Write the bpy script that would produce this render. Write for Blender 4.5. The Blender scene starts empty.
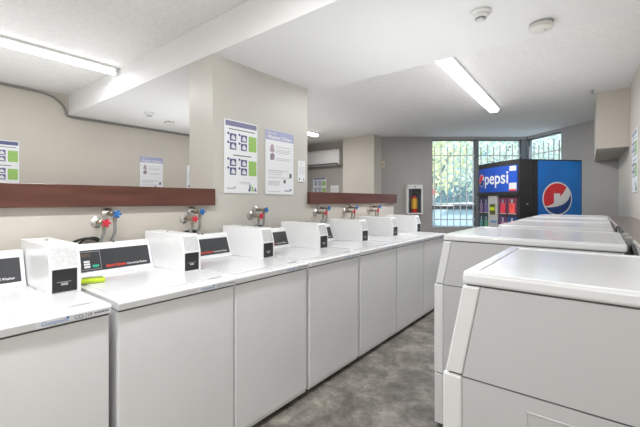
import bpy, bmesh, math, random
from mathutils import Vector, Matrix
R = math.radians
random.seed(7)
SC = bpy.context.scene
COL = SC.collection

# ---------------------------------------------------------------- materials
MATS = {}
def mat(name, col, rough=0.5, metal=0.0, noise=None, bump=None, coat=0.0, emit=None, spec=0.5, trans=0.0):
    if name in MATS: return MATS[name]
    m = bpy.data.materials.new(name); m.use_nodes = True
    nt = m.node_tree; b = nt.nodes['Principled BSDF']
    b.inputs['Base Color'].default_value = (*col, 1)
    b.inputs['Roughness'].default_value = rough
    b.inputs['Metallic'].default_value = metal
    b.inputs['Coat Weight'].default_value = coat
    b.inputs['Specular IOR Level'].default_value = spec
    b.inputs['Transmission Weight'].default_value = trans
    if emit:
        b.inputs['Emission Color'].default_value = (*emit[0], 1)
        b.inputs['Emission Strength'].default_value = emit[1]
    tc = nt.nodes.new('ShaderNodeTexCoord')
    if noise:   # (scale, detail, color2, stretch)
        sc, det, c2 = noise[:3]
        n = nt.nodes.new('ShaderNodeTexNoise'); n.inputs['Scale'].default_value = sc; n.inputs['Detail'].default_value = det
        mp = nt.nodes.new('ShaderNodeMapping')
        if len(noise) > 3: mp.inputs['Scale'].default_value = noise[3]
        nt.links.new(tc.outputs['Object'], mp.inputs[0]); nt.links.new(mp.outputs[0], n.inputs['Vector'])
        r = nt.nodes.new('ShaderNodeValToRGB')
        r.color_ramp.elements[0].position = .32; r.color_ramp.elements[1].position = .68
        r.color_ramp.elements[0].color = (*col, 1); r.color_ramp.elements[1].color = (*c2, 1)
        nt.links.new(n.outputs['Fac'], r.inputs['Fac']); nt.links.new(r.outputs['Color'], b.inputs['Base Color'])
    if bump:
        n2 = nt.nodes.new('ShaderNodeTexNoise'); n2.inputs['Scale'].default_value = bump[0]; n2.inputs['Detail'].default_value = 4
        nt.links.new(tc.outputs['Object'], n2.inputs['Vector'])
        bp = nt.nodes.new('ShaderNodeBump'); bp.inputs['Strength'].default_value = bump[1]; bp.inputs['Distance'].default_value = bump[2]
        nt.links.new(n2.outputs['Fac'], bp.inputs['Height']); nt.links.new(bp.outputs['Normal'], b.inputs['Normal'])
    MATS[name] = m
    return m

enamel = mat('white_enamel', (.88,.885,.89), .3, noise=(1.6,3,(.83,.835,.84)), coat=.25)
enamel_dimmed_top = mat('white_enamel_dimmed_top', (.76,.765,.77), .26, noise=(2.5,3,(.72,.725,.73)), coat=.3)  # same white enamel, colour darkened against strong light from overhead
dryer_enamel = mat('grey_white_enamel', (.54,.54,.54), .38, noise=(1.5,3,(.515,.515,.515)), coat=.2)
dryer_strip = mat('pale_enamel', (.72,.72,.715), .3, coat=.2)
wall_m = mat('beige_wall_paint', (.58,.54,.48), .75, noise=(1.2,3,(.55,.51,.455)), bump=(60,.12,.004))
pillar_m = mat('pillar_paint', (.56,.54,.49), .38, noise=(1.5,3,(.52,.50,.455)), bump=(40,.08,.004))
grey_wall = mat('grey_wall_paint', (.41,.39,.375), .8, noise=(1.3,3,(.38,.36,.35)), bump=(60,.12,.004))
end_wall = mat('taupe_wall_paint', (.43,.40,.36), .8, noise=(1.3,3,(.40,.375,.34)), bump=(60,.12,.004))
ceil_m = mat('stippled_ceiling', (.84,.83,.815), .9, noise=(30,5,(.78,.77,.755)), bump=(55,.6,.012))
soffit_m = mat('smooth_ceiling_paint', (.80,.80,.79), .75, noise=(.8,3,(.77,.77,.765)))
wood = mat('brown_wood', (.085,.030,.021), .33, noise=(5,6,(.125,.045,.030),(6,.7,6)), coat=.25)
shelf_wood = mat('dark_laminate', (.12,.085,.08), .35, noise=(5,6,(.16,.115,.105),(6,.7,6)), coat=.3)
black = mat('black_plastic', (.018,.018,.02), .4)
panel_dark = mat('charcoal_panel', (.035,.037,.042), .35, noise=(3,2,(.045,.047,.052)))
rubber = mat('black_rubber', (.02,.02,.02), .6)
seam = mat('dark_gap', (.10,.10,.10), .8)
steel = mat('brushed_steel', (.55,.53,.50), .3, .9)
brass = mat('aged_brass', (.35,.30,.23), .35, .9)
hose_m = mat('grey_hose', (.30,.30,.29), .45, .3, bump=(300,.6,.003))
red_m = mat('red_handle', (.62,.03,.06), .4)
blue_m = mat('blue_handle', (.02,.16,.45), .4)
red_t = mat('red_print', (.75,.05,.025), .5)
white_t = mat('white_print', (.8,.8,.8), .5)
blue_t = mat('blue_print', (.10,.24,.55), .5)
dark_t = mat('dark_print', (.10,.10,.12), .5)
grey_t = mat('grey_print', (.45,.45,.47), .6)
sticker_m = mat('pale_sticker', (.72,.73,.75), .5)
paper = mat('white_paper', (.80,.81,.83), .35)
violet_t = mat('violet_print', (.20,.20,.33), .5)
indigo_t = mat('indigo_print', (.10,.11,.25), .5)
lav_t = mat('lavender_print', (.36,.38,.56), .5)
greenp = mat('green_print', (.30,.52,.12), .5)
green_led = mat('green_button', (.03,.45,.28), .4)
lime = mat('lime_plastic', (.55,.72,.03), .4)
lens = mat('glowing_lens', (1,1,1), .4, emit=((1,.99,.97), 3.2))
fix_w = mat('fixture_white', (.72,.72,.71), .45)
plastic_w = mat('white_plastic', (.74,.74,.72), .4)
beige_pl = mat('beige_plastic', (.60,.54,.42), .45)
frame_m = mat('window_frame_grey', (.20,.21,.22), .45, .3)
bar_m = mat('painted_white_bars', (.70,.72,.74), .45)
foil = mat('floor_edge', (.06,.06,.06), .7)
yel = mat('extinguisher_yellow', (.75,.42,.04), .4)
ext_red = mat('extinguisher_red', (.55,.04,.03), .35)
pblue = mat('vending_blue', (.004,.15,.55), .35, noise=(1.2,2,(.006,.24,.75)))
pblue2 = mat('vending_sign_blue', (.005,.06,.42), .35, noise=(1.5,2,(.006,.10,.60)))
pred = mat('emblem_red', (.72,.03,.04), .4)
pnavy = mat('emblem_navy', (.01,.06,.25), .4)
vend_w = mat('payment_silver', (.52,.52,.52), .4, .2)

def floor_material():
    m = bpy.data.materials.new('mottled_vinyl'); m.use_nodes = True
    nt = m.node_tree; b = nt.nodes['Principled BSDF']; b.inputs['Roughness'].default_value = .45
    tc = nt.nodes.new('ShaderNodeTexCoord')
    n1 = nt.nodes.new('ShaderNodeTexNoise'); n1.inputs['Scale'].default_value = 4.2; n1.inputs['Detail'].default_value = 9; n1.inputs['Roughness'].default_value = .68; n1.inputs['Distortion'].default_value = .6
    n2 = nt.nodes.new('ShaderNodeTexNoise'); n2.inputs['Scale'].default_value = 15; n2.inputs['Detail'].default_value = 10; n2.inputs['Roughness'].default_value = .8
    for n in (n1, n2): nt.links.new(tc.outputs['Object'], n.inputs['Vector'])
    r1 = nt.nodes.new('ShaderNodeValToRGB'); e = r1.color_ramp.elements
    e[0].position = .33; e[0].color = (.10,.086,.072,1); e[1].position = .68; e[1].color = (.36,.33,.285,1)
    e2 = r1.color_ramp.elements.new(.5); e2.color = (.19,.175,.155,1)
    nt.links.new(n1.outputs['Fac'], r1.inputs['Fac'])
    r2 = nt.nodes.new('ShaderNodeValToRGB'); e = r2.color_ramp.elements
    e[0].position = .35; e[0].color = (.42,.42,.41,1); e[1].position = .66; e[1].color = (1.45,1.45,1.42,1)
    nt.links.new(n2.outputs['Fac'], r2.inputs['Fac'])
    mx = nt.nodes.new('ShaderNodeMix'); mx.data_type = 'RGBA'; mx.blend_type = 'MULTIPLY'; mx.inputs[0].default_value = .8
    nt.links.new(r1.outputs[0], mx.inputs[6]); nt.links.new(r2.outputs[0], mx.inputs[7]); nt.links.new(mx.outputs[2], b.inputs['Base Color'])
    return m
floor_m = floor_material()

def glass_material(name, tint, gl=.08):
    m = bpy.data.materials.new(name); m.use_nodes = True
    nt = m.node_tree; nt.nodes.clear()
    o = nt.nodes.new('ShaderNodeOutputMaterial'); t = nt.nodes.new('ShaderNodeBsdfTransparent'); t.inputs[0].default_value = (*tint, 1)
    g = nt.nodes.new('ShaderNodeBsdfGlossy'); g.inputs['Roughness'].default_value = .03
    mx = nt.nodes.new('ShaderNodeMixShader'); mx.inputs[0].default_value = gl
    nt.links.new(t.outputs[0], mx.inputs[1]); nt.links.new(g.outputs[0], mx.inputs[2]); nt.links.new(mx.outputs[0], o.inputs[0])
    return m
def hazy():
    m = bpy.data.materials.new('window_glass'); m.use_nodes = True
    nt = m.node_tree; nt.nodes.clear()
    o = nt.nodes.new('ShaderNodeOutputMaterial'); t = nt.nodes.new('ShaderNodeBsdfTransparent'); t.inputs[0].default_value = (.9,.96,1,1)
    g = nt.nodes.new('ShaderNodeBsdfTranslucent'); g.inputs[0].default_value = (.70,.84,.92,1)
    mx = nt.nodes.new('ShaderNodeMixShader'); mx.inputs[0].default_value = .14  # pale translucent veil gives the view outside a bright haze
    nt.links.new(t.outputs[0], mx.inputs[1]); nt.links.new(g.outputs[0], mx.inputs[2]); nt.links.new(mx.outputs[0], o.inputs[0])
    return m
glass = hazy(); clear_glass = glass_material('cabinet_glass', (.95,.97,.97), .06)
frost = mat('misted_glass', (.55,.68,.75), .35, noise=(2,3,(.42,.55,.62)))
def misted():
    m = bpy.data.materials.new('misted_pane'); m.use_nodes = True
    nt = m.node_tree; nt.nodes.clear()
    o = nt.nodes.new('ShaderNodeOutputMaterial'); t = nt.nodes.new('ShaderNodeBsdfTransparent'); t.inputs[0].default_value = (.85,.95,1,1)
    g = nt.nodes.new('ShaderNodeBsdfTranslucent'); g.inputs[0].default_value = (.62,.80,.90,1)
    mx = nt.nodes.new('ShaderNodeMixShader'); mx.inputs[0].default_value = .45
    nt.links.new(t.outputs[0], mx.inputs[1]); nt.links.new(g.outputs[0], mx.inputs[2]); nt.links.new(mx.outputs[0], o.inputs[0])
    return m
misted_m = misted()

# ---------------------------------------------------------------- helpers
class MB:
    """collects shapes of one mesh"""
    def __init__(s): s.bm = bmesh.new()
    def merge(s, b, M=None):
        if M is not None: b.transform(M)
        me = bpy.data.meshes.new('tmp'); b.to_mesh(me); b.free(); s.bm.from_mesh(me); bpy.data.meshes.remove(me); return s
    def box(s, x0,x1,y0,y1,z0,z1, bev=0, seg=2, M=None):
        b = bmesh.new(); bmesh.ops.create_cube(b, size=1)
        for v in b.verts:
            v.co = Vector(((x0+x1)/2+v.co.x*(x1-x0), (y0+y1)/2+v.co.y*(y1-y0), (z0+z1)/2+v.co.z*(z1-z0)))
        if bev: bmesh.ops.bevel(b, geom=b.edges[:], offset=bev, segments=seg, affect='EDGES', profile=.5)
        return s.merge(b, M)
    def prism(s, pts, a0, a1, axis='y', bev=0, seg=2, M=None):
        """pts 2D polygon (p,q) extruded along axis. y: (x,z); z: (x,y); x: (y,z)"""
        f = {'y': lambda p,q,a:(p,a,q), 'z': lambda p,q,a:(p,q,a), 'x': lambda p,q,a:(a,p,q)}[axis]
        b = bmesh.new()
        v0 = [b.verts.new(f(p,q,a0)) for p,q in pts]; v1 = [b.verts.new(f(p,q,a1)) for p,q in pts]
        n = len(pts); b.faces.new(v0); b.faces.new(v1[::-1])
        for i in range(n): b.faces.new((v0[i],v1[i],v1[(i+1)%n],v0[(i+1)%n]))
        bmesh.ops.recalc_face_normals(b, faces=b.faces[:])
        if bev: bmesh.ops.bevel(b, geom=b.edges[:], offset=bev, segments=seg, affect='EDGES', profile=.5)
        return s.merge(b, M)
    def cyl(s, p0, p1, r0, r1=None, n=16, caps=True):
        r1 = r0 if r1 is None else r1
        p0, p1 = Vector(p0), Vector(p1); d = p1-p0
        b = bmesh.new(); bmesh.ops.create_cone(b, cap_ends=caps, segments=n, radius1=r0, radius2=r1, depth=d.length)
        M = Matrix.Translation((p0+p1)/2) @ d.to_track_quat('Z','Y').to_matrix().to_4x4()
        return s.merge(b, M)
    def sphere(s, c, r, sc=(1,1,1), u=16, v=10):
        b = bmesh.new(); bmesh.ops.create_uvsphere(b, u_segments=u, v_segments=v, radius=r)
        return s.merge(b, Matrix.Translation(c) @ Matrix.Diagonal((*sc,1)))
    def lathe(s, prof, M=None, n=24):
        """prof (r,z) about z"""
        b = bmesh.new(); rings = []
        for r,z in prof:
            rings.append([b.verts.new((r*math.cos(2*math.pi*k/n), r*math.sin(2*math.pi*k/n), z)) for k in range(n)])
        for a, c in zip(rings, rings[1:]):
            for k in range(n): b.faces.new((a[k],a[(k+1)%n],c[(k+1)%n],c[k]))
        b.faces.new(rings[0][::-1]); b.faces.new(rings[-1])
        bmesh.ops.recalc_face_normals(b, faces=b.faces[:])
        return s.merge(b, M)
    def tube(s, pts, r, n=10, sub=6):
        P = [Vector(p) for p in pts]
        if sub > 1 and len(P) > 2:
            Q = []
            E = [P[0]*2-P[1]] + P + [P[-1]*2-P[-2]]
            for i in range(1, len(E)-2):
                a,b_,c,d = E[i-1],E[i],E[i+1],E[i+2]
                for k in range(sub):
                    t = k/sub
                    Q.append(.5*((2*b_)+(c-a)*t+(2*a-5*b_+4*c-d)*t*t+(3*b_-a-3*c+d)*t**3))
            Q.append(P[-1]); P = Q
        b = bmesh.new(); rings = []; up = Vector((.13,.27,.95))
        for i,p in enumerate(P):
            t = (P[min(i+1,len(P)-1)]-P[max(i-1,0)]).normalized()
            if i == 0: x = t.cross(up).normalized()
            else: x = (x - t*x.dot(t)).normalized()
            y = t.cross(x)
            rings.append([b.verts.new(p+(x*math.cos(2*math.pi*k/n)+y*math.sin(2*math.pi*k/n))*r) for k in range(n)])
        for a,c in zip(rings, rings[1:]):
            for k in range(n): b.faces.new((a[k],a[(k+1)%n],c[(k+1)%n],c[k]))
        b.faces.new(rings[0][::-1]); b.faces.new(rings[-1])
        bmesh.ops.recalc_face_normals(b, faces=b.faces[:])
        return s.merge(b)
    def poly(s, pts3):
        vs = [s.bm.verts.new(p) for p in pts3]; s.bm.faces.new(vs); return s
    def build(s, name, m, parent=None, smooth=False, kind=None):
        me = bpy.data.meshes.new(name); s.bm.to_mesh(me); s.bm.free()
        me.materials.append(m)
        if smooth and smooth!='flat':
            for p in me.polygons: p.use_smooth = True
            try: me.set_sharp_from_angle(angle=R(38))
            except Exception: pass
        o = bpy.data.objects.new(name, me); COL.objects.link(o)
        if parent: o.parent = parent
        if kind: o['kind'] = kind
        return o

def thing(name, label, cat, loc=(0,0,0), rz=0, group=None):
    o = bpy.data.objects.new(name, None); o.empty_display_size = .1; COL.objects.link(o)
    o.location = loc; o.rotation_euler = (0,0,rz)
    o['label'] = label; o['category'] = cat
    if group: o['group'] = group
    return o
def tag(o, label, cat, group=None):
    o['label'] = label; o['category'] = cat
    if group: o['group'] = group
    return o
def kids(o): return [c for c in COL.objects if c.parent == o]
def dup(root, loc, label, rz=None):
    r = root.copy(); COL.objects.link(r); r.location = loc; r['label'] = label
    if rz is not None: r.rotation_euler = (0,0,rz)
    for ch in kids(root):
        c = ch.copy(); COL.objects.link(c); c.parent = r
        for g in kids(ch):
            d = g.copy(); COL.objects.link(d); d.parent = c
    return r

def text_mesh(name, body, size, m, parent, M, bold=0.0, width=None, bend=None, shear=0, align='LEFT', depth=.0006):
    cu = bpy.data.curves.new('t', 'FONT'); cu.body = body; cu.size = size; cu.offset = bold; cu.extrude = depth/size if False else depth
    cu.shear = shear; cu.align_x = align; cu.resolution_u = 4
    o = bpy.data.objects.new('t', cu); COL.objects.link(o)
    bpy.context.view_layer.update()
    me = bpy.data.meshes.new_from_object(o.evaluated_get(bpy.context.evaluated_depsgraph_get()))
    bpy.data.objects.remove(o)
    xs = [v.co.x for v in me.vertices]; k = 1
    if width and xs: k = width/(max(xs)-min(xs)); x0 = min(xs)
    for v in me.vertices:
        if width: v.co.x = (v.co.x-(x0 if align=='LEFT' else 0))*k
        v.co = M @ v.co
        if bend: v.co = bend(v.co)
    me.materials.clear(); me.materials.append(m)
    p = bpy.data.objects.new(name, me); COL.objects.link(p)
    if parent: p.parent = parent
    return p
# text placed on a plane facing local -y (x right, z up)
def TM(x, y, z): return Matrix.Translation((x,y,z)) @ Matrix.Rotation(R(90),4,'X')

# ---------------------------------------------------------------- camera frame (only used to lay out the angled facade walls)
A = R(38.3); CA, SA = math.cos(A), math.sin(A)
H = 1.35
def W(lat, d):                      # metres in the frame of the angled facade -> room xy
    return (CA*lat - SA*d, SA*lat + CA*d)
CEIL = 2.79; SOF = 2.516
XL = -5.73
def XR(y): return .483 - .0333*y

# ================================================================ SETTING
F0 = W(1.37,8.05); F1 = W(4.68,8.05); F2 = (XR(7.70), 7.70)
room = [(XL,-2.5),(XL,6.3),(-6.6,6.3),(-6.6,7.12),(-4.73,7.12),(-4.73,6.85),(-3.90,6.85),(-3.90,7.15),F0,F1,F2,(XR(-2.5),-2.5)]
MB().prism(room, -.08, 0, 'z').build('floor', floor_m, kind='structure')
MB().prism(room, CEIL, CEIL+.12, 'z').build('ceiling', ceil_m, kind='structure')
MB().box(XL,-4.2,2.95,4.3,SOF,CEIL-.001).build('ceiling_soffit', soffit_m, kind='structure')
# soffit across both halves, between the two sides of the pillar
MB().box(XL, XR(1.69)+.0, 1.69, 2.95, SOF, CEIL-.001).build('ceiling_soffit', soffit_m, kind='structure')
def wall_seg(mb, p, q, z0, z1, th=.12):
    """thickness goes outward (to the left of p->q walked clockwise)"""
    p, q = Vector(p), Vector(q); d = (q-p).normalized(); n = Vector((-d.y, d.x))*th
    mb.prism([tuple(p), tuple(q), tuple(q+n), tuple(p+n)], z0, z1, 'z'); return mb
wall_seg(MB(), (XL,-2.5),(XL,6.3),0,CEIL).build('wall_left', wall_m, kind='structure')
m = MB()
for a,b in [((XL-.12,6.3),(-6.6,6.3))]: m.box(-6.6,XL-.12,6.18,6.3,0,CEIL)
wall_seg(m,(-6.6,6.3),(-6.6,7.12),0,CEIL); wall_seg(m,(-6.6,7.12),(-4.73,7.12),0,CEIL)
m.build('wall_alcove', end_wall, kind='structure')
MB().box(-4.73,-3.90,6.85,7.25,0,CEIL).build('wall_column', wall_m, kind='structure')
wall_seg(MB(), F2, (XR(-2.5),-2.5), 0, CEIL).build('wall_right', wall_m, kind='structure')
MB().box(XL-.1, XR(-2.5)+.1, -2.62, -2.5, 0, CEIL).build('wall_back', wall_m, kind='structure')

# facade (angled): local frame u along F0->F1
fd = (Vector(F1)-Vector(F0)).normalized()
FM = Matrix(((fd.x,-fd.y,0,F0[0]),(fd.y,fd.x,0,F0[1]),(0,0,1,0),(0,0,0,1)))      # u, outward, z
L0 = 1.37
def fbox(mb, l0,l1,y0,y1,z0,z1,bev=0): return mb.box(l0-L0,l1-L0,y0,y1,z0,z1,bev,M=FM)
WB, WT = .72, 2.735
m = MB(); fbox(m,1.30,2.533,0,.16,0,CEIL); fbox(m,2.533,4.80,0,.16,0,WB); fbox(m,2.533,4.80,0,.16,WT,CEIL)
m.build('wall_far', grey_wall, kind='structure')
sd = (Vector(F2)-Vector(F1)); SLEN = sd.length; sd.normalize()
SM = Matrix(((sd.x,-sd.y,0,F1[0]),(sd.y,sd.x,0,F1[1]),(0,0,1,0),(0,0,0,1)))
w3 = (.015, .97)
m = MB(); m.box(w3[1],SLEN+.1,0,.16,0,CEIL,M=SM); m.box(.0,w3[1],0,.16,0,WB,M=SM); m.box(.0,w3[1],0,.16,WT,CEIL,M=SM)
m.build('wall_far_side', grey_wall, kind='structure')
m = MB(); fbox(m,3.525,3.585,-.01,.10,WB,WT); m.build('trim_4', frame_m, kind='structure')
m = MB(); fbox(m,4.56,4.68,.0,.12,WB,WT); m.box(-.02,w3[0],0,.10,WB,WT,M=SM); m.build('trim_5', frame_m, kind='structure')

def window(name, M, u0, u1, nb):
    root = bpy.data.objects.new(name, None); COL.objects.link(root); root['kind'] = 'structure'
    root['label'] = 'tall barred window'; del root['label']
    f = MB()
    zt = .72+.47     # transom
    for a,b,c,d in ((u0,u0+.022,WB,WT),(u1-.022,u1,WB,WT),(u0,u1,WB,WB+.05),(u0,u1,WT-.03,WT),(u0,u1,zt-.04,zt+.035)):
        f.box(a,b,.04,.10,c,d,M=M)
    f.build('window_frame', frame_m, root)
    MB().box(u0+.022,u1-.022,.066,.072,zt+.035,WT-.03,M=M).build('pane', glass, root)
    MB().box(u0+.022,u1-.022,.066,.072,WB+.05,zt-.04,M=M).build('misted_pane', misted_m, root)
    g = MB()
    for k in range(nb):
        u = u0+.06+(u1-u0-.12)*k/(nb-1)
        g.box(u-.009,u+.009,.0,.018,WB+.01,2.56+ (.06 if k%2 else 0),M=M)
    for z in (WB+.03,.92,1.265,2.37): g.box(u0+.01,u1-.01,.018,.030,z-.012,z+.012,M=M)
    g.build('security_bars', bar_m, root)
    return root
FMs = FM @ Matrix.Translation((-L0,0,0))
window('window_1', FMs, 2.533, 3.525, 7)
window('window_2', FMs, 3.585, 4.56, 7)
window('window_3', SM, w3[0], w3[1], 7)

# half wall, pillar and ledges
XW = -2.42; XB = -2.75
MB().box(XB,XW,-2.5,1.69,0,1.312).box(XB,XW,2.85,4.83,0,1.312).build('wall_middle', wall_m, kind='structure')
MB().box(XB,XW,1.69,2.85,0,SOF+.001).build('wall_pillar', pillar_m, kind='structure')
MB().box(XB-.04,XW+.04,-2.5,1.688,1.312,1.442,.003).build('trim_1', wood, kind='structure')
MB().box(XB-.04,XW+.04,2.852,4.86,1.312,1.442,.003).build('trim_2', wood, kind='structure')
# shelf along the right wall behind the dryers
sh = MB(); sh.prism([(.14,1.93),(XR(1.93)-.003,1.93),(XR(5.8)-.003,5.8),(.06,5.8)], 1.115, 1.150, 'z')
sh.prism([(.24,1.93),(XR(1.93)-.003,1.93),(XR(5.8)-.003,5.8),(.15,5.8)], 0, 1.115, 'z')
sh.build('trim_3', shelf_wood, kind='structure')
MB().prism([(.128,1.93),(.140,1.93),(.060,5.8),(.048,5.8)], 1.105, 1.154, 'z').build('trim_6', mat('pale_nosing',(.55,.53,.52),.4), kind='structure')
# bulkhead
MB().prism([(-.05,6.0),(XR(6.0)-.001,6.0),(XR(7.68),7.68),(-.095,7.98)], 2.04, CEIL, 'z').build('wall_bulkhead', wall_m, kind='structure')

# conduit along the left wall, ducking under the soffit
o = MB().tube([(XL+.02,-2.4,2.765),(XL+.02,0,2.765),(XL+.02,1.2,2.76),(XL+.02,1.48,2.735),(XL+.02,1.60,2.66),(XL+.02,1.655,2.57),(XL+.02,1.665,2.515),(XL+.02,1.70,2.495),(XL+.02,1.80,2.490),(XL+.02,2.4,2.490),(XL+.02,3.4,2.495),(XL+.02,4.2,2.49)], .013, 8).build('conduit', mat('grey_conduit',(.22,.22,.21),.5), smooth=True)
tag(o, 'thin grey conduit following the top of the far left wall and dipping under the soffit', 'conduit')

# ================================================================ WASHERS
WD = .66   # nominal width
def make_washer(label):
    t = thing('washing_machine', label, 'washing machine', (0,0,0), 0, 'top loading washers along the half wall')
    # local: x 0 = front face of cabinet, going -x to the wall; y 0..WD
    XBK = -.74
    MB().box(XBK,-.012,.004,WD-.004,.03,.884,.004).build('cabinet', enamel, t)
    MB().box(-.014,0,.006,WD-.006,.055,.8855,.006,3).build('front_panel', enamel, t)
    MB().box(XBK+.02,-.035,.02,WD-.02,.012,.05).build('kick_plate', foil, t)
    for y in (.05, WD-.05):
        for x in (-.07, XBK+.06):
            MB().cyl((x,y,0),(x,y,.035),.018,n=10).build('foot', rubber, t)
    MB().prism([(.012,.889),(.014,.918),(.006,.926),(XBK,.926),(XBK,.889)], .001, WD-.001, 'y', .0025, 2).build('top', enamel_dimmed_top, t)
    MB().box(XBK+.01,.0,.008,WD-.008,.880,.892).build('seam', seam, t)
    lid = MB().box(-.50,-.065,.035,WD-.035,.9255,.9315,.0025).build('lid', enamel_dimmed_top, t)
    MB().box(-.085,-.060,WD-.13,WD-.055,.9255,.9335,.002).build('lid_grip', mat('grip_grey',(.55,.57,.60),.4), lid)
    # console
    c = MB().prism([(-.645,.926),(-.665,.945),(-.720,1.092),(-.735,1.10),(-.765,1.10),(-.772,1.09),(-.772,.93)], .002, WD*.80, 'y', .006, 2).build('console', enamel, t)
    n = Vector((-.055,0,.147)).normalized(); nn = Vector((n.z,0,-n.x))
    def onface(s, y, off):     # s metres up the sloping face
        return Vector((-.665,y,.945)) + n*s + nn*off
    def plate(y0,y1,s0,s1,off0,off1,mm,name,par):
        b = MB(); P = [onface(s0,y0,off0),onface(s0,y1,off0),onface(s1,y1,off0),onface(s1,y0,off0)]
        Q = [onface(s0,y0,off1),onface(s0,y1,off1),onface(s1,y1,off1),onface(s1,y0,off1)]
        b.poly(Q); b.poly(P[::-1])
        for i in range(4): b.poly([P[i],P[(i+1)%4],Q[(i+1)%4],Q[i]])
        bmesh.ops.recalc_face_normals(b.bm, faces=b.bm.faces[:])
        return b.build(name, mm, par)
    plate(.022,WD*.77,.006,.128,.0,.0035,panel_dark,'control_panel',c)
    plate(.034,.205,.014,.120,.0035,.0045,mat('silver_outline',(.35,.37,.38),.4),'keypad_border',c)
    plate(.037,.202,.017,.117,.0045,.0052,panel_dark,'keypad',c)
    plate(.085,.150,.088,.108,.0052,.006,mat('display_brown',(.10,.075,.06),.3),'display',c)
    for i in range(3): plate(.110,.142,.026+i*.015,.037+i*.015,.0052,.0065,sticker_m,'button',c)
    plate(.155,.190,.026,.040,.0052,.0065,green_led,'start_button',c)
    B = Matrix(((0,n.x,nn.x,0),(1,n.y,nn.y,0),(0,n.z,nn.z,0),(0,0,0,1)))
    def tx(body, y, s, size, mm, width, name, bold=0):
        p = onface(s,y,.0042); M = Matrix.Translation(p) @ B
        text_mesh(name, body, size, mm, c, M, bold=bold, width=width, depth=.0002)
    tx('Speed Queen', .232, .020, .022, red_t, .118, 'brand_lettering', .0006)
    tx('Commercial Washer', .356, .020, .017, white_t, .128, 'model_lettering', .0002)
    MB().sphere((-.735,.30,1.1005),.0065).build('lock_screw', black, c)
    # coin box
    k = MB().prism([(-.318,.9265),(-.318,1.045),(-.346,1.140),(-.352,1.148),(-.79,1.150),(-.79,.9265)], WD-.128, WD-.004, 'y', .004, 2).build('coin_box', enamel, t)
    MB().box(-.320,-.315,WD-.118,WD-.022,.938,1.040).build('coin_slot_plate', black, k)
    MB().box(-.316,-.314,WD-.085,WD-.058,.968,.978).build('coin_slot', steel, k)
    MB().box(-.316,-.3145,WD-.100,WD-.045,.982,.984).build('slot_trim', grey_t, k)
    MB().prism([(-.3190,1.052),(-.3435,1.135),(-.3450,1.134),(-.3210,1.052)],WD-.116,WD-.016,'y').build('slanted_plate', mat('clear_plate',(.66,.67,.67),.25,noise=(60,4,(.55,.56,.56))), k)
    MB().cyl((-.60,WD-.066,1.148),(-.60,WD-.066,1.156),.006,n=12).build('lock', steel, k)
    return t
# widths / starts measured along the row
washers = [(-.037,.655),(.641,.610),(1.2515,.619),(1.888,.648),(2.554,.680),(3.242,.680),(3.930,.680)]
where = ['white top loading washer nearest the camera, blue logo and CZ3 718 on its front edge',
 'white top loading washer second from the near end with a lime plastic clip on it',
 'white top loading washer third from the near end, its coin box below the pillar notices',
 'white top loading washer fourth from near end, coin box at the far pillar edge',
 'white top loading washer fifth from the near end, third from the window end',
 'white top loading washer next to last in the row, second from the window end',
 'white top loading washer last in the row, at the half wall end']
proto = make_washer(where[0])
units = [proto] + [dup(proto, (0,0,0), l) for l in where[1:]]
for i,(y,w) in enumerate(washers):
    o = units[i]
    o.location = (-1.588, y, 0); o.scale = (1, w/WD, 1)
    code = ['CZ3 718','CZ3 719','CZ3 720','CZ3 721','CZ3 722','CZ3 723','CZ3 724'][i]
    # sticker on the top's front edge
    st = MB().box(.0125,.0150,WD-.255,WD-.008,.892,.9165).build('machine_sticker', sticker_m, o)
    RM = Matrix.Rotation(R(90),4,'Z') @ Matrix.Rotation(R(90),4,'X')
    text_mesh('logo_lettering','Coinamatic',.019,blue_t,st,Matrix.Translation((.0153,WD-.238,.8985)) @ RM,width=.085,shear=.2,depth=.0002)
    MB().cyl((.0150,WD-.156,.911),(.0156,WD-.156,.911),.005,n=14).build('logo_swirl', blue_t, st)
    text_mesh('machine_code',code,.018,dark_t,st,Matrix.Translation((.0153,WD-.135,.8985)) @ RM,width=.060,depth=.0002)
    mb=MB(); [mb.box(.0150,.0154,WD-.066+k*.0075,WD-.0605+k*.0075,.902,.908) for k in range(7)]; mb.build('phone_strip', dark_t, st)
    MB().box(.0150,.0154,WD-.215,WD-.060,.8945,.8955).build('small_print', grey_t, st)

# lime clip lying beside the first coin box
t = thing('plastic_clip','lime green plastic clip lying beside the first coin box','clip',(-2.03,.705,.932),R(-20))
MB().box(-.022,.022,-.055,.055,0,.022,.008,3).build('clip_body', lime, t, True)
MB().box(-.016,-.004,-.045,.045,.0215,.0265,.002).build('clip_jaw', mat('lime_dark',(.22,.32,.02),.5), t)

# black cords / hoses looped behind the consoles
for i,(y,lab) in enumerate([(.80,'black power cord looped behind the console of the washer with the lime clip'),
                (1.47,'black power cord looped behind the second coin box under the second pair of taps'),
                (2.13,'black power cord looped below the taps under the pillar notices'),
                (2.78,'black power cord just showing at the far foot of the pillar'),
                (3.42,'black power cord looped below the fifth pair of taps'),
                (4.02,'black power cord looped below the farthest pair of taps')]):
    o = MB().tube([(-2.395,y-.10,1.02),(-2.393,y-.085,1.095),(-2.392,y-.03,1.122),(-2.392,y+.03,1.120),(-2.393,y+.065,1.09),(-2.395,y+.07,.98)],.007,8).tube([(-2.408,y-.07,1.05),(-2.406,y-.02,1.110),(-2.404,y+.05,1.125),(-2.406,y+.09,1.08)],.006,8).build('power_cord', rubber, smooth=True)
    tag(o, lab, 'cord', 'power cords behind the washers')

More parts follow.
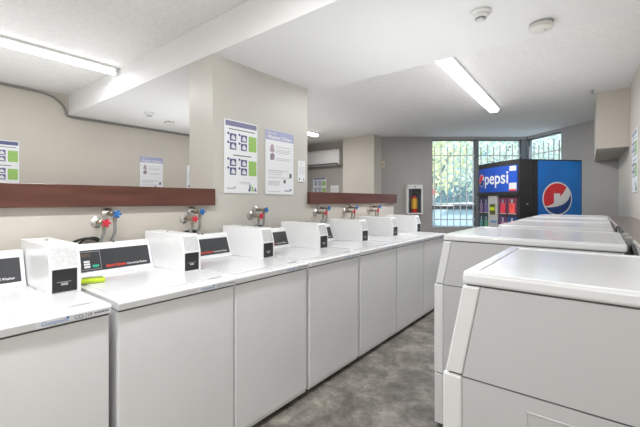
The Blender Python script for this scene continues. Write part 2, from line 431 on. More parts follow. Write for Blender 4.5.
# ================================================================ TAPS
def make_taps(label):
    t = thing('water_taps', label, 'tap', (0,0,0), 0, 'pairs of wall taps above the washers')
    for dy,dz,hm,nm,ln in ((0,0,red_m,'red_handle',.142),(.060,.050,blue_m,'blue_handle',.140)):
        X = Matrix.Translation((0,dy,dz)) @ Matrix.Rotation(R(90),4,'Y')
        v = MB().lathe([(.012,.0),(.036,.001),(.035,.007),(.022,.014),(.013,.020)],X).build('flange', steel, t, True)
        b = MB().lathe([(.012,0),(.012,.045),(.016,.048),(.016,.080),(.012,.083),(.010,ln-.010),(.006,ln)],X)
        b.cyl((.112,dy,dz),(.112,dy,dz-.035),.0095,.0095).cyl((.112,dy,dz-.022),(.112,dy,dz-.042),.013,.013,8).sphere((.112,dy,dz),.017)
        vb = b.build('valve', brass, t, True)
        h = MB()
        for k in range(5):
            a = 2*math.pi*k/5
            h.sphere((ln+.004,dy+.018*math.cos(a),dz+.018*math.sin(a)),.0085,(.8,1,1),10,8)
        h.cyl((ln-.004,dy,dz),(ln+.012,dy,dz),.015,.012,12)
        h.build('handle', hm, vb, True)['label'] = nm.replace('_',' ')
        MB().tube([(.112,dy,dz-.040),(.108,dy+.001,-.06),(.078,dy-.002,-.105),(.035,dy-.005,-.15),(.018,dy-.010,-.22),(.016,dy-.012,-.40)],.0095,10).build('hose', hose_m, t, True)
    return t
tap_lab = ['red and blue handled tap pair nearest the camera, above the washer with the lime clip',
 'red and blue handled tap pair just below the right end of the near wooden ledge',
 'red and blue handled tap pair on the pillar below the notices',
 'red and blue handled tap pair below the left end of the far wooden ledge',
 'red and blue handled tap pair below the middle of the far wooden ledge',
 'red and blue handled tap pair below the right end of the far wooden ledge']
tp = make_taps(tap_lab[0])
for i,y in enumerate([.861,1.442,2.074,2.98,3.53,4.10]):
    o = tp if i == 0 else dup(tp,(0,0,0),tap_lab[i])
    o.location = (XW, y, 1.218)

# ================================================================ DRYERS
def make_dryer(label, x0, y0, dep, w, t):
    """x0 = front edge of top, y0 near side, dep depth, w width, t height"""
    g = thing('dryer', label, 'dryer', (x0,y0,0), 0, 'front loading dryers along the right wall')
    zs = t-.298; zk = .325; fo = -.058      # split height, kick height, front offset of the lower half
    lb = t-.037
    tp = MB().box(-.006,dep,.0,w,lb,t-.003,.009,3)
    o = tp.build('top', enamel_dimmed_top, g)
    rim = MB()
    for a in ((-.004,.032,.002,w-.002),(dep-.034,dep-.002,.002,w-.002),(.026,dep-.028,.002,.034),(.026,dep-.028,w-.034,w-.002)):
        rim.box(a[0],a[1],a[2],a[3],t-.012,t,.0045,2)
    rim.build('top_rim', enamel_dimmed_top, o)
    def sx(z): return -.009+(fo+.009)*(lb-z)/(lb-zs)     # slope of the front
    s = .052
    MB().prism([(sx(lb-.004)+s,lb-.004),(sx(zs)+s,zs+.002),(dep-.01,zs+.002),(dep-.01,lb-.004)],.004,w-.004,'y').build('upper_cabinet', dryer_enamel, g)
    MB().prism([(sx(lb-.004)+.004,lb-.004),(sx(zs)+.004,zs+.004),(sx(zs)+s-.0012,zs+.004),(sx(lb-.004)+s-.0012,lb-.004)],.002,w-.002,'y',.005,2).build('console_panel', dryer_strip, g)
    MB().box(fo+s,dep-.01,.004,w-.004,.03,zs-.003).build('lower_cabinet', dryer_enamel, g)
    fp = MB().box(fo-.004,fo+s-.0012,.002,w-.002,zk+.003,zs-.001,.006,2).build('front_panel', dryer_strip, g)
    MB().box(fo-.002,fo+s-.0012,.002,w-.002,.03,zk-.002,.005,2).build('kick_panel', dryer_strip, g)
    MB().prism([(sx(lb-.004)+s+.01,lb+.004),(sx(zs)+s+.003,zs-.01),(fo+s+.003,.03),(dep-.02,.03),(dep-.02,lb+.004)],.008,w-.008,'y').prism([(sx(lb)+.012,lb+.002),(sx(zs)+.012,zs),(fo+.01,.04),(fo+s+.01,.04),(sx(lb)+s+.01,lb+.002)],.012,w-.012,'y').build('inner_frame', seam, g)
    # embossed access rectangle on each side
    for yy in (.0018, w-.0058):
        e = MB()
        x1,x2,z1,z2 = .15,dep-.06,.36,zs-.040
        e.box(x1,x2,yy,yy+.004,z2-.004,z2,.0015).box(x1,x2,yy,yy+.004,z1,z1+.004,.0015).box(x1,x1+.004,yy,yy+.004,z1,z2,.0015).box(x2-.004,x2,yy,yy+.004,z1,z2,.0015)
        e.build('embossed_panel', dryer_enamel, g)
    # door on the aisle side
    X = Matrix.Translation((fo-.004,w/2,(zk+zs)/2)) @ Matrix.Rotation(R(-90),4,'Y')
    d = MB().lathe([(.24,0),(.24,.012),(.225,.024),(.17,.026),(.16,.018),(.02,.016)],X,36).build('door', dryer_strip, g, True)
    MB().box(fo-.040,fo-.026,w/2+.185,w/2+.205,(zk+zs)/2-.05,(zk+zs)/2+.05,.004).build('door_handle', plastic_w, d)
    # dark control strip on the sloping console
    a0,a1 = lb-.06, lb-.20
    MB().prism([(sx(a0)+.0035,a0),(sx(a1)+.0035,a1),(sx(a1)+.008,a1),(sx(a0)+.008,a0)],.07,w-.07,'y').build('control_panel', panel_dark, g)
    for x in (.06,dep-.06):
        for y in (.06,w-.06): MB().cyl((x,y,0),(x,y,.035),.018,n=10).build('foot', rubber, g)
    return g
make_dryer('large pale dryer nearest the camera, its grey side filling the lower right of the view', -.300,1.03,.70,.68,1.153)
make_dryer('pale dryer directly behind the nearest one, standing farther out into the aisle', -.722,2.09,.815,.80,1.153)
make_dryer('pale dryer third along the right wall, set back from its near neighbour', -.625,3.03,.69,.80,1.163)
make_dryer('pale dryer second from the far end of the right row', -.625,3.86,.69,.78,1.166)
make_dryer('pale dryer at the far end of the right row beside the vending machine', -.610,4.66,.665,.78,1.170)

# outlet boxes and cable at the edge of the shelf
for i,(y,lab) in enumerate([(2.40,'grey junction box between shelf and the dryer standing out in the aisle'),(2.62,'grey junction box farther along the shelf edge')]):
    o = thing('junction_box',lab,'electrical box',(.113,y,1.132),0,'junction boxes at the shelf edge')
    MB().box(-.018,.012,-.08,.08,-.05,.030,.004).build('box_body', mat('galvanised_grey',(.30,.30,.30),.45,.4), o)
    MB().box(-.0135,.0075,-.065,.065,.030,.033,.001).build('cover_plate', steel, o)
o = MB().tube([(.122,1.93,.95),(.121,1.97,1.08),(.120,2.10,1.125),(.120,2.28,1.135),(.12,2.31,1.10)],.009,8).tube([(.110,2.72,1.12),(.108,2.85,1.148),(.103,3.10,1.150),(.098,3.50,1.15),(.095,3.55,1.10)],.010,8).build('black_cable', rubber, smooth=True)
tag(o,'black cable running along the gap between the dryers and the right hand shelf','cable')

# ================================================================ VENDING MACHINE
vx,vy = W(2.75,4.90)
vm = thing('vending_machine','black soft drink vending machine with blue side panel and round red white and blue emblem','vending machine',(vx,vy,0),R(-42.7))
VW,VD,VH,DT = .95,.98,1.925,.22
def bul(x): return .05*(1-((x+VW/2)/(VW/2))**2)
def curved(x0,x1,y_off,thick,z0,z1,n=14,top=None):
    """slab following the bulged front; outer surface y=-bul-y_off"""
    b = bmesh.new(); cols = []
    for i in range(n+1):
        x = x0+(x1-x0)*i/n; y = -bul(x)-y_off
        zt = z1 if top is None else top(x)
        cols.append([b.verts.new(p) for p in ((x,y,z0),(x,y,zt),(x,y+thick,zt),(x,y+thick,z0))])
    for c0,c1 in zip(cols,cols[1:]):
        for k in range(4): b.faces.new((c0[k],c0[(k+1)%4],c1[(k+1)%4],c1[k]))
    b.faces.new(cols[0]); b.faces.new(cols[-1][::-1])
    bmesh.ops.recalc_face_normals(b, faces=b.faces[:])
    mb = MB(); mb.merge(b); return mb
door_pts = [(-VW+VW*i/14, -bul(-VW+VW*i/14)) for i in range(15)] + [(0,DT-.006),(-VW,DT-.006)]
MB().prism(door_pts,.08,VH,'z').build('door', black, vm)
MB().box(-VW,0,DT,VD,.06,VH,.004).build('cabinet', black, vm)
MB().box(-VW+.04,-.04,.05,VD-.05,.0,.085).build('base', seam, vm)
sp = MB().box(.0005,.004,DT+.06,VD-.015,.10,VH-.02).build('side_panel', pblue, vm)
sign = curved(-VW+.035,-.035,.004,.01,1.475,1.85).build('header_sign', pblue2, vm)
curved(-VW+.005,-.005,.030,.06,1.425,1.475).build('header_lip', black, vm)
bendf = lambda off: (lambda c: Vector((c.x, -bul(c.x)-off+ (c.y), c.z)))
text_mesh('sign_lettering','pepsi',.26,white_t,sign,TM(-.715,0,1.60),bold=.003,width=.53,bend=bendf(.006),depth=.0008)
def disc_poly(pts, f): return [f(p) for p in pts]
def bez(p0,c0,c1,p1,n=14):
    out = []
    for i in range(n+1):
        t = i/n; s = 1-t
        out.append((s**3*p0[0]+3*s*s*t*c0[0]+3*s*t*t*c1[0]+t**3*p1[0], s**3*p0[1]+3*s*s*t*c0[1]+3*s*t*t*c1[1]+t**3*p1[1]))
    return out
def arc(a0,a1,n=24): return [(math.cos(R(a0+(a1-a0)*i/n)), math.sin(R(a0+(a1-a0)*i/n))) for i in range(n+1)]
def emblem(parent, f, r):
    """f maps (a,b,off) in emblem plane metres to local coordinates"""
    def face(pts, off, mm, name, par):
        # triangle fan through bmesh triangulation, on a curved or flat carrier
        b = MB(); vs = [b.bm.verts.new(f(p[0]*r,p[1]*r,off)) for p in pts]
        fc = b.bm.faces.new(vs); bmesh.ops.triangulate(b.bm, faces=[fc])
        return b.build(name, mm, par)
    e = face([(x*1.0,y*1.0) for x,y in arc(0,357,60)], .0012, white_t, 'emblem', parent)
    k = .92
    red = [(x*k,y*k) for x,y in arc(48,208,40)]
    c = bez(red[-1],(-.35,-.50),(.35,.15),red[0])
    face(red+c[1:-1], .0022, pred, 'emblem_red_field', e)
    blu = [(x*k,y*k) for x,y in arc(214,378,40)]
    c = bez(blu[-1],(.80,-.25),(.20,-.55),blu[0])
    face(blu+c[1:-1], .0022, pnavy, 'emblem_blue_field', e)
    return e
cy,cz = (DT+.06+VD)/2-.05, 1.375
emblem(sp, lambda a,b,o:(.004+o, cy+a, cz+b), .235)
MB().box(.0065,.0078,cy-.055,cy+.045,cz-.06,cz+.075).box(.0065,.0078,cy-.045,cy+.055,cz-.075,cz-.06).build('blank_sticker', paper, sp)
emblem(sign, lambda a,b,o:(-.825+a*.85, -bul(-.825+a*.85)-.004-o, 1.665+b), .10)
curved(-.160,-.050,.0085,.003,1.77,1.835).build('small_notice', paper, sign)
lo = curved(-.170,-.045,.0085,.003,1.485,1.60).build('price_notice', paper, sign)
curved(-.170,-.045,.010,.002,1.485,1.508).build('notice_band', red_t, lo)
# product windows in four columns and the payment column
pcols = [(-.915,-.768),(-.758,-.615),(-.365,-.212),(-.200,-.045)]
pal = [[(.16,.10,.22),(.13,.10,.28),(.60,.03,.06),(.70,.06,.05)],[(.05,.22,.20),(.06,.24,.14),(.30,.10,.22),(.02,.16,.50)],[(.12,.16,.35),(.20,.10,.30),(.10,.14,.30),(.35,.12,.10)],[(.30,.05,.05),(.05,.20,.10),(.05,.10,.35),(.5,.3,.05)]]
for r_ in range(4):
    z1 = 1.385-r_*.265; z0 = z1-.235
    for c_,(a,b) in enumerate(pcols):
        c = pal[r_][c_]
        w = curved(a,b,.003,.006,z0,z1,4).build('product_window', mat('product_back_%d_%d'%(r_,c_), tuple(min(1,q*.25+e) for q,e in zip(c,(.02,.03,.08))), .25), vm)
        mid = (a+b)/2
        curved(mid-.046,mid+.046,.005,.003,z0+.02,z1-.075,4).build('bottle_picture', mat('product_%d_%d'%(r_,c_), c, .4, noise=(16,3,tuple(min(1,q*1.4+.03) for q in c))), w)
        curved(mid-.013,mid+.013,.005,.003,z1-.076,z1-.02,3).build('bottle_neck', mat('product_cap', (.35,.35,.4), .4), w)
        curved(a+.012,b-.012,.006,.003,z0+.006,z0+.018,3).build('price_strip', grey_t, w)
pc = curved(-.600,-.385,.022,.04,.40,1.42).build('payment_column', vend_w, vm)
curved(-.555,-.425,.024,.004,1.14,1.30,4).build('display', mat('display_green',(.10,.11,.03),.3), pc)
curved(-.545,-.435,.026,.004,1.20,1.25,4).build('display_label', lime, pc)
curved(-.53,-.39,.024,.004,1.02,1.05,4).build('bill_slot', blue_t, pc)
curved(-.50,-.44,.024,.004,.90,.96,4).build('coin_slot', black, pc)
curved(-.80,-.15,.004,.006,.14,.30,10).build('delivery_flap', mat('flap_black',(.03,.03,.03),.25), vm)
for z in (1.30,.7): MB().cyl((-.004,DT*.5,z),(.012,DT*.5,z),.012,n=12).build('door_lock', steel, vm)

# ================================================================ NOTICES
def base_board(name,label,w,h,loc,rz,group=None,frame=True):
    t = thing(name,label,'notice',loc,rz,group)
    MB().box(0,w,-.010,-.001,0,h,.0015).build('board', paper, t)
    return t
def bars(t, spec, mm, name, y=-.0108):
    m = MB()
    for (x0,x1,z0,z1) in spec: m.box(x0,x1,y,y+.001,z0,z1)
    return m.build(name, mm, t)
def notice_steps(label,w,h,loc,rz,group='step by step notices with green blocks',hd=violet_t,sq=indigo_t):
    t = base_board('instruction_poster',label,w,h,loc,rz,group)
    bars(t,[(.03*w,.97*w,.915*h,.985*h)],hd,'header_band')
    bars(t,[(.12*w,.92*w,.868*h,.880*h)],dark_t,'heading_line')
    bars(t,[(.25*w,.80*w,.515*h,.528*h)],dark_t,'heading_line')
    for zz in (.715,.595,.37,.25):
        for xx in (.15,.475):
            ip = bars(t,[(xx*w,(xx+.185)*w,zz*h,(zz+.10)*h)],sq,'picture_panel')
            MB().prism([((xx+.04)*w,(zz+.02)*h),((xx+.16)*w,(zz+.015)*h),((xx+.15)*w,(zz+.05)*h),((xx+.09)*w,(zz+.085)*h),((xx+.05)*w,(zz+.06)*h)],-.0125,-.0105,'y').build('picture_shape', sticker_m, ip)
            MB().cyl(((xx-.045)*w,-.0120,(zz+.095)*h),((xx-.045)*w,-.009,(zz+.095)*h),.03*w,n=12).build('step_dot', sq, t)
    for z0,z1 in ((.595,.81),(.25,.46)): 
        gp = bars(t,[(.715*w,.965*w,z0*h,z1*h)],greenp,'green_panel')
        bars(gp,[(.74*w,.94*w,z0*h+(z1-z0)*h*k/7-.001,z0*h+(z1-z0)*h*k/7+.001) for k in range(1,7)],mat('pale_green',(.45,.64,.28),.5),'panel_lines',-.0115)
    bars(t,[(.42*w,.72*w,.150*h,.158*h),(.48*w,.70*w,.130*h,.137*h)],grey_t,'text_lines')
    bars(t,[(.07*w,.30*w,.055*h,.072*h),(.27*w,.32*w,.07*h,.095*h)],grey_t,'maker_mark')
    m = MB(); m.prism([(.70*w,.03*h),(.77*w,.03*h),(.78*w,.09*h),(.72*w,.16*h),(.74*w,.09*h)],-.0125,-.0098,'y').build('navy_swoosh', indigo_t, t)
    MB().prism([(.90*w,.03*h),(.97*w,.03*h),(.92*w,.09*h)],-.0125,-.0098,'y').build('navy_swoosh', indigo_t, t)
    MB().prism([(.81*w,.03*h),(.88*w,.03*h),(.86*w,.07*h),(.80*w,.13*h)],-.0125,-.0098,'y').build('green_swoosh', greenp, t)
    return t
def notice_tips(label,w,h,loc,rz,group='washers and dryers tip notices'):
    t = base_board('instruction_poster',label,w,h,loc,rz,group)
    hb = bars(t,[(.0*w,1.0*w,.845*h,.995*h)],lav_t,'header_band')
    text_mesh('heading_lettering','Washers | Dryers',.045*h/.6,white_t,hb,TM(.06*w,-.0115,.868*h),width=.86*w,bold=.0008)
    text_mesh('heading_lettering','How to use',.028*h/.6,white_t,hb,TM(.06*w,-.0115,.94*h),width=.30*w)
    i1 = MB().prism([(.14*w,.66*h),(.30*w,.66*h),(.26*w,.76*h),(.21*w,.79*h),(.16*w,.74*h)],-.012,-.0098,'y').build('picture_icon', mat('mauve_print',(.42,.34,.40),.6), t)
    i2 = MB().prism([(.16*w,.53*h),(.28*w,.54*h),(.30*w,.62*h),(.22*w,.65*h),(.14*w,.61*h)],-.012,-.0098,'y').build('picture_icon', mat('mauve_dark_print',(.28,.22,.27),.6), t)
    L = []
    for z,a,b in ((.745,.36,.92),(.70,.36,.88),(.675,.36,.90),(.65,.36,.80),(.565,.36,.92),(.54,.36,.86),(.37,.08,.80),(.345,.08,.60),(.31,.08,.55),(.26,.08,.85),(.20,.08,.50),(.18,.08,.48),(.16,.08,.50),(.14,.08,.45),(.04,.08,.50)):
        L.append((a*w,b*w,z*h,(z+.008)*h))
    bars(t,L,grey_t,'text_lines')
    bars(t,[(.84*w,.92*w,.27*h,.34*h)],dark_t,'small_pictogram'); bars(t,[(.62*w,.70*w,.18*h,.235*h)],dark_t,'small_pictogram')
    bars(t,[(.66*w,.90*w,.05*h,.065*h),(.85*w,.92*w,.065*h,.09*h)],violet_t,'maker_mark')
    return t
def notice_small(label,w,h,loc,rz,dots=True):
    t = base_board('small_notice',label,w,h,loc,rz)
    bars(t,[(.12*w,.88*w,z*h,(z+.02)*h) for z in (.70,.62,.54,.46,.38)]+[(.3*w,.6*w,.86*h,.89*h)],grey_t,'text_lines')
    if dots: bars(t,[(.15*w,.30*w,.08*h,.17*h),(.72*w,.85*w,.08*h,.17*h)],dark_t,'symbols')
    return t
RX = R(90)
notice_steps('tall notice with green blocks on the pillar, left of two large ones',.355,.61,(XW,1.795,1.412),RX)
notice_tips('tall notice with lavender heading on the pillar, right of two large ones',.375,.60,(XW,2.25,1.408),RX)
notice_small('small white notice at the right edge of the pillar',.115,.215,(XW,2.69,1.54),RX)
notice_steps('notice with green blocks at the far left, above the near ledge',.385,.64,(XL,.78,1.447),RX,hd=indigo_t)
tt = notice_tips('blue headed notice on the far left wall behind the near ledge',.375,.61,(XL,2.65,1.445),RX)
notice_small('narrow white notice on the far left wall close to the pillar edge',.20,.42,(XL,3.46,1.55),RX)
notice_steps('small far notice with green block below the air conditioner',.43,.50,(-5.85,7.12,1.43),0,hd=indigo_t)
notice_small('small white sign right of the notice below the air conditioner',.24,.24,(-5.28,7.12,1.48),0)
rw = math.atan2(.0333,1)
notice_steps('notice on the right wall above the shelf, seen almost edge on',.50,.70,(XR(5.61),5.61,1.44),R(-90)+rw,hd=mat('grey_blue_print',(.3,.34,.42),.5))

# ================================================================ AIR CONDITIONER
ac = thing('air_conditioner','white wall mounted air conditioner on the end wall beyond the far ledge','air conditioner',(-4.89,7.12,2.20))
MB().prism([(-.0,.02),(-.14,.0),(-.205,.05),(-.215,.10),(-.215,.33),(-.18,.385),(-.0,.39)],-1.02,0,'x',.012,2).build('case', plastic_w, ac, True)
MB().prism([(-.217,.105),(-.221,.11),(-.221,.325),(-.217,.33)],-.99,-.03,'x').build('front_cover', plastic_w, ac)
MB().prism([(-.135,-.003),(-.203,.044),(-.207,.050),(-.139,-.009)],-.97,-.05,'x').build('air_outlet', panel_dark, ac)
MB().prism([(-.15,-.004),(-.20,.030),(-.204,.026),(-.154,-.008)],-.95,-.07,'x').build('louvre', grey_t, ac)

# ================================================================ FIRE EXTINGUISHER CABINET
fr = math.atan2(fd.y, fd.x)
cxy = W(1.93,8.05)
cab = thing('extinguisher_cabinet','white metal cabinet with glazed door on the grey wall left of the windows','cabinet',(cxy[0],cxy[1],1.045),fr)
CW,CH,CD = .355,.655,.14
MB().box(0,CW,-CD,-.002,0,.012).box(0,CW,-CD,-.002,CH-.012,CH).box(0,.012,-CD,-.002,0,CH).box(CW-.012,CW,-CD,-.002,0,CH).build('case', plastic_w, cab)
MB().box(.012,CW-.012,-.02,-.004,.012,CH-.012).build('back_plate', mat('cabinet_inside',(.16,.16,.17),.6), cab)
dr = MB().box(0,CW,-CD-.015,-CD,CH-.09,CH,.002).box(0,CW,-CD-.015,-CD,0,.03,.002).box(0,.035,-CD-.015,-CD,0,CH,.002).box(CW-.035,CW,-CD-.015,-CD,0,CH,.002).build('door', plastic_w, cab)
MB().box(.035,CW-.035,-CD-.008,-CD-.005,.03,CH-.09).build('glass_pane', clear_glass, dr)
MB().cyl((CW*.5,-CD-.026,CH-.045),(CW*.5,-CD-.012,CH-.045),.014,n=14).build('door_lock', black, dr)
ex = thing('fire_extinguisher','red fire extinguisher with yellow label inside the white cabinet','fire extinguisher',(cxy[0]+.178*math.cos(fr)+.083*math.sin(fr),cxy[1]+.178*math.sin(fr)-.083*math.cos(fr),1.0575),fr)
MB().lathe([(.066,0),(.070,.01),(.070,.34),(.056,.38),(.022,.40),(.018,.42)],n=24).build('cylinder', ext_red, ex, True)
MB().lathe([(.0712,.11),(.0712,.335),(.070,.336)],n=24).build('label_band', yel, ex, True)
MB().box(-.012,.012,-.05,.03,.42,.45,.004).cyl((0,0,.40),(0,0,.43),.016).build('valve', black, ex)
MB().prism([(-.055,.46),(.035,.445),(.035,.455),(-.055,.475)],-.010,.010,'x').build('squeeze_handle', black, ex)
MB().tube([(.012,-.02,.43),(.05,-.03,.42),(.062,-.02,.34),(.0625,-.02,.20)],.007,8).build('hose', rubber, ex, True)
bx = W(1.415,8.05)
o = thing('wall_box','small beige box high on the grey wall beside the column','electrical box',(bx[0],bx[1],2.09),fr)
MB().box(-.045,.045,-.04,-.001,0,.15,.006).build('box_body', beige_pl, o, True)
MB().box(-.02,.02,-.043,-.039,.04,.11,.003).build('face_plate', mat('beige_dark',(.45,.40,.31),.5), o)

# ================================================================ LIGHT FITTINGS
def fixture(label, x, y0, y1, ang=0, power=60, zc=CEIL, wdt=.15):
    L = y1-y0
    t = thing('ceiling_light',label,'ceiling light',(x,y0,zc),ang,'strip lights on the ceiling')
    MB().box(-wdt*.56,wdt*.56,0,L,-.028,-.001,.004).build('base_tray', fix_w, t)
    prof = [(-wdt/2,-.028),(-wdt*.46,-.055),(-wdt*.30,-.075),(wdt*.30,-.075),(wdt*.46,-.055),(wdt/2,-.028)]
    half = L/2
    for a,b in ((.02,half-.004),(half+.004,L-.02)):
        MB().prism(prof,a,b,'y').build('lens', lens, t)
    MB().prism([(p*1.04,q*1.02-.001) for p,q in prof],0,.02,'y').build('end_cap', fix_w, t)
    MB().prism([(p*1.04,q*1.02-.001) for p,q in prof],L-.02,L,'y').build('end_cap', fix_w, t)
    MB().prism([(p*1.03,q*1.02-.001) for p,q in prof],half-.006,half+.006,'y').build('joint_clip', fix_w, t)
    ld = bpy.data.lights.new('strip_lamp','AREA'); ld.shape='RECTANGLE'; ld.size=wdt*.9; ld.size_y=L; ld.energy=power; ld.color=(.96,.98,1)
    lo = bpy.data.objects.new('strip_lamp',ld); COL.objects.link(lo); lo.location=(x - math.sin(ang)*L/2, y0+math.cos(ang)*L/2, zc-.085); lo.rotation_euler=(0,0,ang)
    return t
fixture('bright strip light over the aisle, pointing toward the vending machine',-1.225,3.30,6.02,ang=.030,power=34,wdt=.15)
fixture('added strip light out of view above the near washers',-1.23,-1.45,1.12,power=46)  # added fitting out of view, brightens the near end
fixture('strip light at the top left, ending against the soffit',-4.14,-.92,1.655,power=26,wdt=.085)
fixture('far strip light seen just past the right edge of the pillar',-4.78,3.45,5.95,power=40,wdt=.12)

# added fill lamps without fittings, brightening the room evenly; most face the ceiling
def add_fill_lamp(x,y,z,sx,sy,e,rot=(R(180),0,0),col=(.96,.98,1)):
    ld = bpy.data.lights.new('added_fill_lamp','AREA'); ld.shape='RECTANGLE'; ld.size=sx; ld.size_y=sy; ld.energy=e; ld.color=col
    lo = bpy.data.objects.new('added_fill_lamp',ld); COL.objects.link(lo); lo.location=(x,y,z); lo.rotation_euler=rot
add_fill_lamp(-1.0,4.0,1.55,1.4,2.8,9)
add_fill_lamp(-1.1,2.2,1.62,1.2,1.0,4)
add_fill_lamp(-1.1,-.6,1.62,1.4,2.6,12)
add_fill_lamp(-4.2,.0,1.62,1.6,3.2,19)
add_fill_lamp(-4.2,2.6,1.5,2.0,1.2,7)
add_fill_lamp(-4.2,4.2,1.62,1.6,3.6,11)
add_fill_lamp(.30,-.9,2.0,1.0,1.6,13,rot=(R(62),0,R(42)))  # added fill from beside the camera, aimed at the washers
add_fill_lamp(-1.7,6.9,2.72,1.6,1.2,20,rot=(R(12),0,R(-20)))  # added fill just under the ceiling, aimed down at the far end
# smoke detectors
def detector(label,x,y,round_=True):
    t = thing('smoke_detector',label,'smoke detector',(x,y,SOF),0,'smoke detectors under the soffit')
    if round_:
        MB().lathe([(.062,-.001),(.062,-.012),(.055,-.018),(.050,-.020)]).build('base', plastic_w, t, True)
        MB().lathe([(.050,-.018),(.046,-.034),(.030,-.040),(.024,-.040)]).build('housing', plastic_w, t, True)
        MB().lathe([(.030,-.041),(.030,-.048),(.026,-.048)]).build('sensor_ring', mat('grey_sensor',(.25,.25,.25),.5), t, True)
        MB().lathe([(.024,-.046),(.022,-.060),(.008,-.064)]).build('sensor', plastic_w, t, True)
    else:
        MB().lathe([(.070,-.001),(.070,-.008),(.064,-.012)]).build('base', grey_t, t, True)
        MB().lathe([(.064,-.010),(.072,-.018),(.070,-.038),(.055,-.046),(.020,-.046)]).build('housing', mat('cream_plastic',(.68,.66,.62),.45), t, True)
        MB().lathe([(.008,-.046),(.008,-.050),(.006,-.050)],Matrix.Translation((.02,0,0))).build('test_button', grey_t, t)
    return t
detector('stepped white smoke detector on the soffit above the aisle, left of two',-.585,2.34)
detector('plain cream smoke detector on the soffit above the aisle, right of two',-.31,2.74,False)
detector('stepped smoke detector on the soffit above the far left room, nearer of two',-4.71,2.31)
detector('plain smoke detector on the soffit above the far left room, farther of two',-5.02,2.76,False)
sp_ = thing('sprinkler_head','small sprinkler head on the ceiling by the bulkhead','sprinkler',(-.09,5.85,CEIL))
MB().lathe([(.028,-.001),(.024,-.008),(.010,-.010),(.008,-.045)]).build('escutcheon', steel, sp_, True)
MB().lathe([(.008,-.045),(.022,-.047),(.022,-.050),(.004,-.052)]).build('deflector', steel, sp_, True)

# ================================================================ OUTSIDE
leafm = {}
def leafmat(i, c):
    if i not in leafm: leafm[i] = mat('foliage_%d'%i, c, .7, noise=(1.1,4,tuple(min(1,q*1.7+.02) for q in c)))
    return leafm[i]
asphalt = mat('pale_paving', (.55,.58,.61), .9, noise=(2,5,(.34,.36,.38)))
gp = [W(-2,8.4),W(7,8.4),W(16,7.5),W(26,30),W(20,42),W(-8,42)]
g = MB().prism(gp,-.25,-.12,'z').build('ground', asphalt); g['kind'] = 'structure'
def tree(lat,d,h,r,i,c,label,zc=None,n=1700):
    x,y = W(lat,d)
    t = thing('tree',label,'tree',(x,y,-.12),0,'trees outside the windows')
    MB().cyl((0,0,0),(.1,.05,h*.7),.14,.07,10).tube([(.06,.03,h*.35),(.5,.2,h*.6),(.8,.3,h*.75)],.05,8).tube([(.06,.03,h*.4),(-.5,.1,h*.62),(-.7,.1,h*.8)],.05,8).build('trunk', mat('bark',(.10,.08,.06),.9), t)
    b = MB(); zc = zc or h*.66; lobes = [(random.uniform(-.6,.6)*r,random.uniform(-.5,.5)*r,random.uniform(-.5,.6)*h*.32,random.uniform(.35,.6)*r) for _ in range(11)]
    for k in range(n):
        lx,ly,lz,lr = random.choice(lobes)
        v = Vector((random.gauss(0,1),random.gauss(0,1),random.gauss(0,1))).normalized()*lr*random.uniform(.55,1.05)
        p = Vector((lx,ly,zc+lz))+v; s = random.uniform(.06,.13)
        a = Vector((random.gauss(0,1),random.gauss(0,1),random.gauss(0,1))).normalized(); c2 = a.cross(Vector((random.gauss(0,1),random.gauss(0,1),random.gauss(0,1)))).normalized()
        b.poly([p+a*s,p+c2*s*.6,p-a*s,p-c2*s*.6])
    b.build('crown', leafmat(i,c), t)
    return t
tree(4.6,15.0,4.6,2.3,0,(.62,.62,.26),'yellow green tree outside the left window')
tree(7.6,16.0,5.2,2.6,1,(.52,.60,.42),'pale green tree outside the middle window')
tree(10.6,17.0,5.4,2.7,2,(.42,.52,.40),'leafy tree outside the rightmost window')
tree(6.2,21.0,5.2,3.0,3,(.12,.32,.33),'dark blue green tree farther off behind the yellow green one')
tree(10.0,23.0,5.6,3.0,3,(.12,.32,.33),'dark blue green tree farther off behind the leafy one')
# clipped hedge, one object of countless leaves
b = MB()
for k in range(9000):
    u = random.uniform(3.2,15); 
    x,y = W(u,18.2+random.uniform(-.35,.35)); z = random.uniform(-.1,2.35)+.12*math.sin(u*3)
    p = Vector((x,y,z)); s = random.uniform(.08,.16)
    a = Vector((random.gauss(0,1),random.gauss(0,1),random.gauss(0,1))).normalized(); c2 = a.cross(Vector((random.gauss(0,1),random.gauss(0,1),random.gauss(0,1)))).normalized()
    b.poly([p+a*s,p+c2*s*.7,p-a*s,p-c2*s*.7])
hg = b.build('hedge', leafmat(4,(.07,.26,.29))); hg['kind']='stuff'; tag(hg,'dark blue green hedge beyond the parked car','hedge')
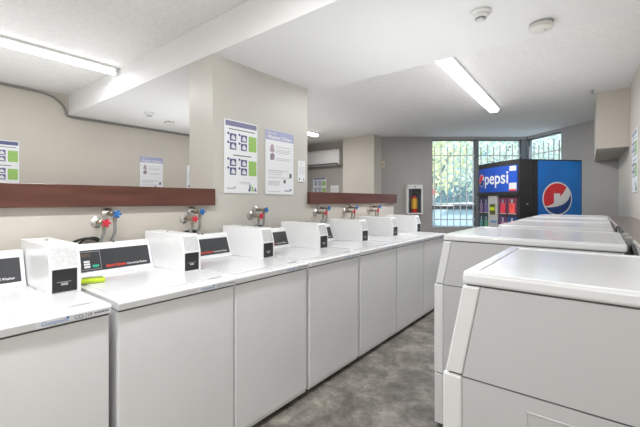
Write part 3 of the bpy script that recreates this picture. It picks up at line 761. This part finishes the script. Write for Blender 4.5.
# parked car
cx_,cy_ = W(5.2,13.4)
car = thing('car','white hatchback parked outside the left window','car',(cx_,cy_,-.12),fr+R(4))
side = [(-2.0,.30),(-2.03,.62),(-1.9,.84),(-1.15,.95),(-.60,1.38),(.95,1.42),(1.65,1.02),(1.98,.92),(2.0,.32)]
MB().prism(side,-.82,.82,'y',.05,3).build('body', mat('car_white',(.8,.8,.8),.2,coat=1), car, True)
MB().prism([(-1.02,.98),(-.54,1.32),(.20,1.34),(.20,.98)],-.835,.835,'y').prism([(.28,.98),(.28,1.34),(.88,1.34),(1.42,1.02)],-.835,.835,'y').build('side_windows', mat('car_glass',(.05,.07,.08),.08), car)
for x in (-1.25,1.25):
    for s in (-1,1):
        wl = MB().cyl((x,s*.70,.31),(x,s*.86,.31),.31,n=28).build('wheel', rubber, car, True)
        MB().cyl((x,s*.85,.31),(x,s*.875,.31),.19,n=20).build('hub_cap', steel, wl, True)
MB().box(-2.04,-1.98,-.7,-.45,.62,.74,.01).box(-2.04,-1.98,.45,.7,.62,.74,.01).build('headlights', mat('lamp_glass',(.7,.7,.7),.15), car)
# red sign post
sx_,sy_ = W(3.65,11.5)
sg = thing('sign_post','small red sign on a post outside the left window','sign',(sx_,sy_,-.12),fr)
MB().cyl((0,0,0),(0,0,1.9),.025,n=10).build('post', steel, sg, True)
MB().cyl((0,-.035,1.75),(0,-.025,1.75),.10,n=24).build('plate', mat('sign_red',(.6,.12,.08),.5), sg)

# ================================================================ LIGHT, WORLD, CAMERA
w = bpy.data.worlds.new('day'); SC.world = w; w.use_nodes = True
bg = w.node_tree.nodes['Background']; bg.inputs[0].default_value = (.90,.95,1.0,1); bg.inputs[1].default_value = 1.35
sun = bpy.data.lights.new('sun','SUN'); sun.energy = 3.6; sun.angle = R(8); so = bpy.data.objects.new('sun',sun); COL.objects.link(so)
dv = Vector((W(0,1)[0],W(0,1)[1],0)).normalized()*.9 + Vector((.2,0,-.9)); so.rotation_euler = dv.to_track_quat('-Z','Y').to_euler()

cam = bpy.data.cameras.new('camera'); co = bpy.data.objects.new('camera',cam); COL.objects.link(co)
co.location = (0,0,H); co.rotation_euler = (R(90),0,A)
cam.sensor_width = 36; cam.sensor_fit = 'HORIZONTAL'; cam.lens = 356/640*36
cam.shift_y = -13/640; cam.clip_start = .02; cam.clip_end = 200
SC.camera = co
SC.view_settings.view_transform = 'Standard'
SC.view_settings.exposure = 0.3
SC.cycles.max_bounces = 8; SC.cycles.diffuse_bounces = 5
SC.cycles.use_denoising = True
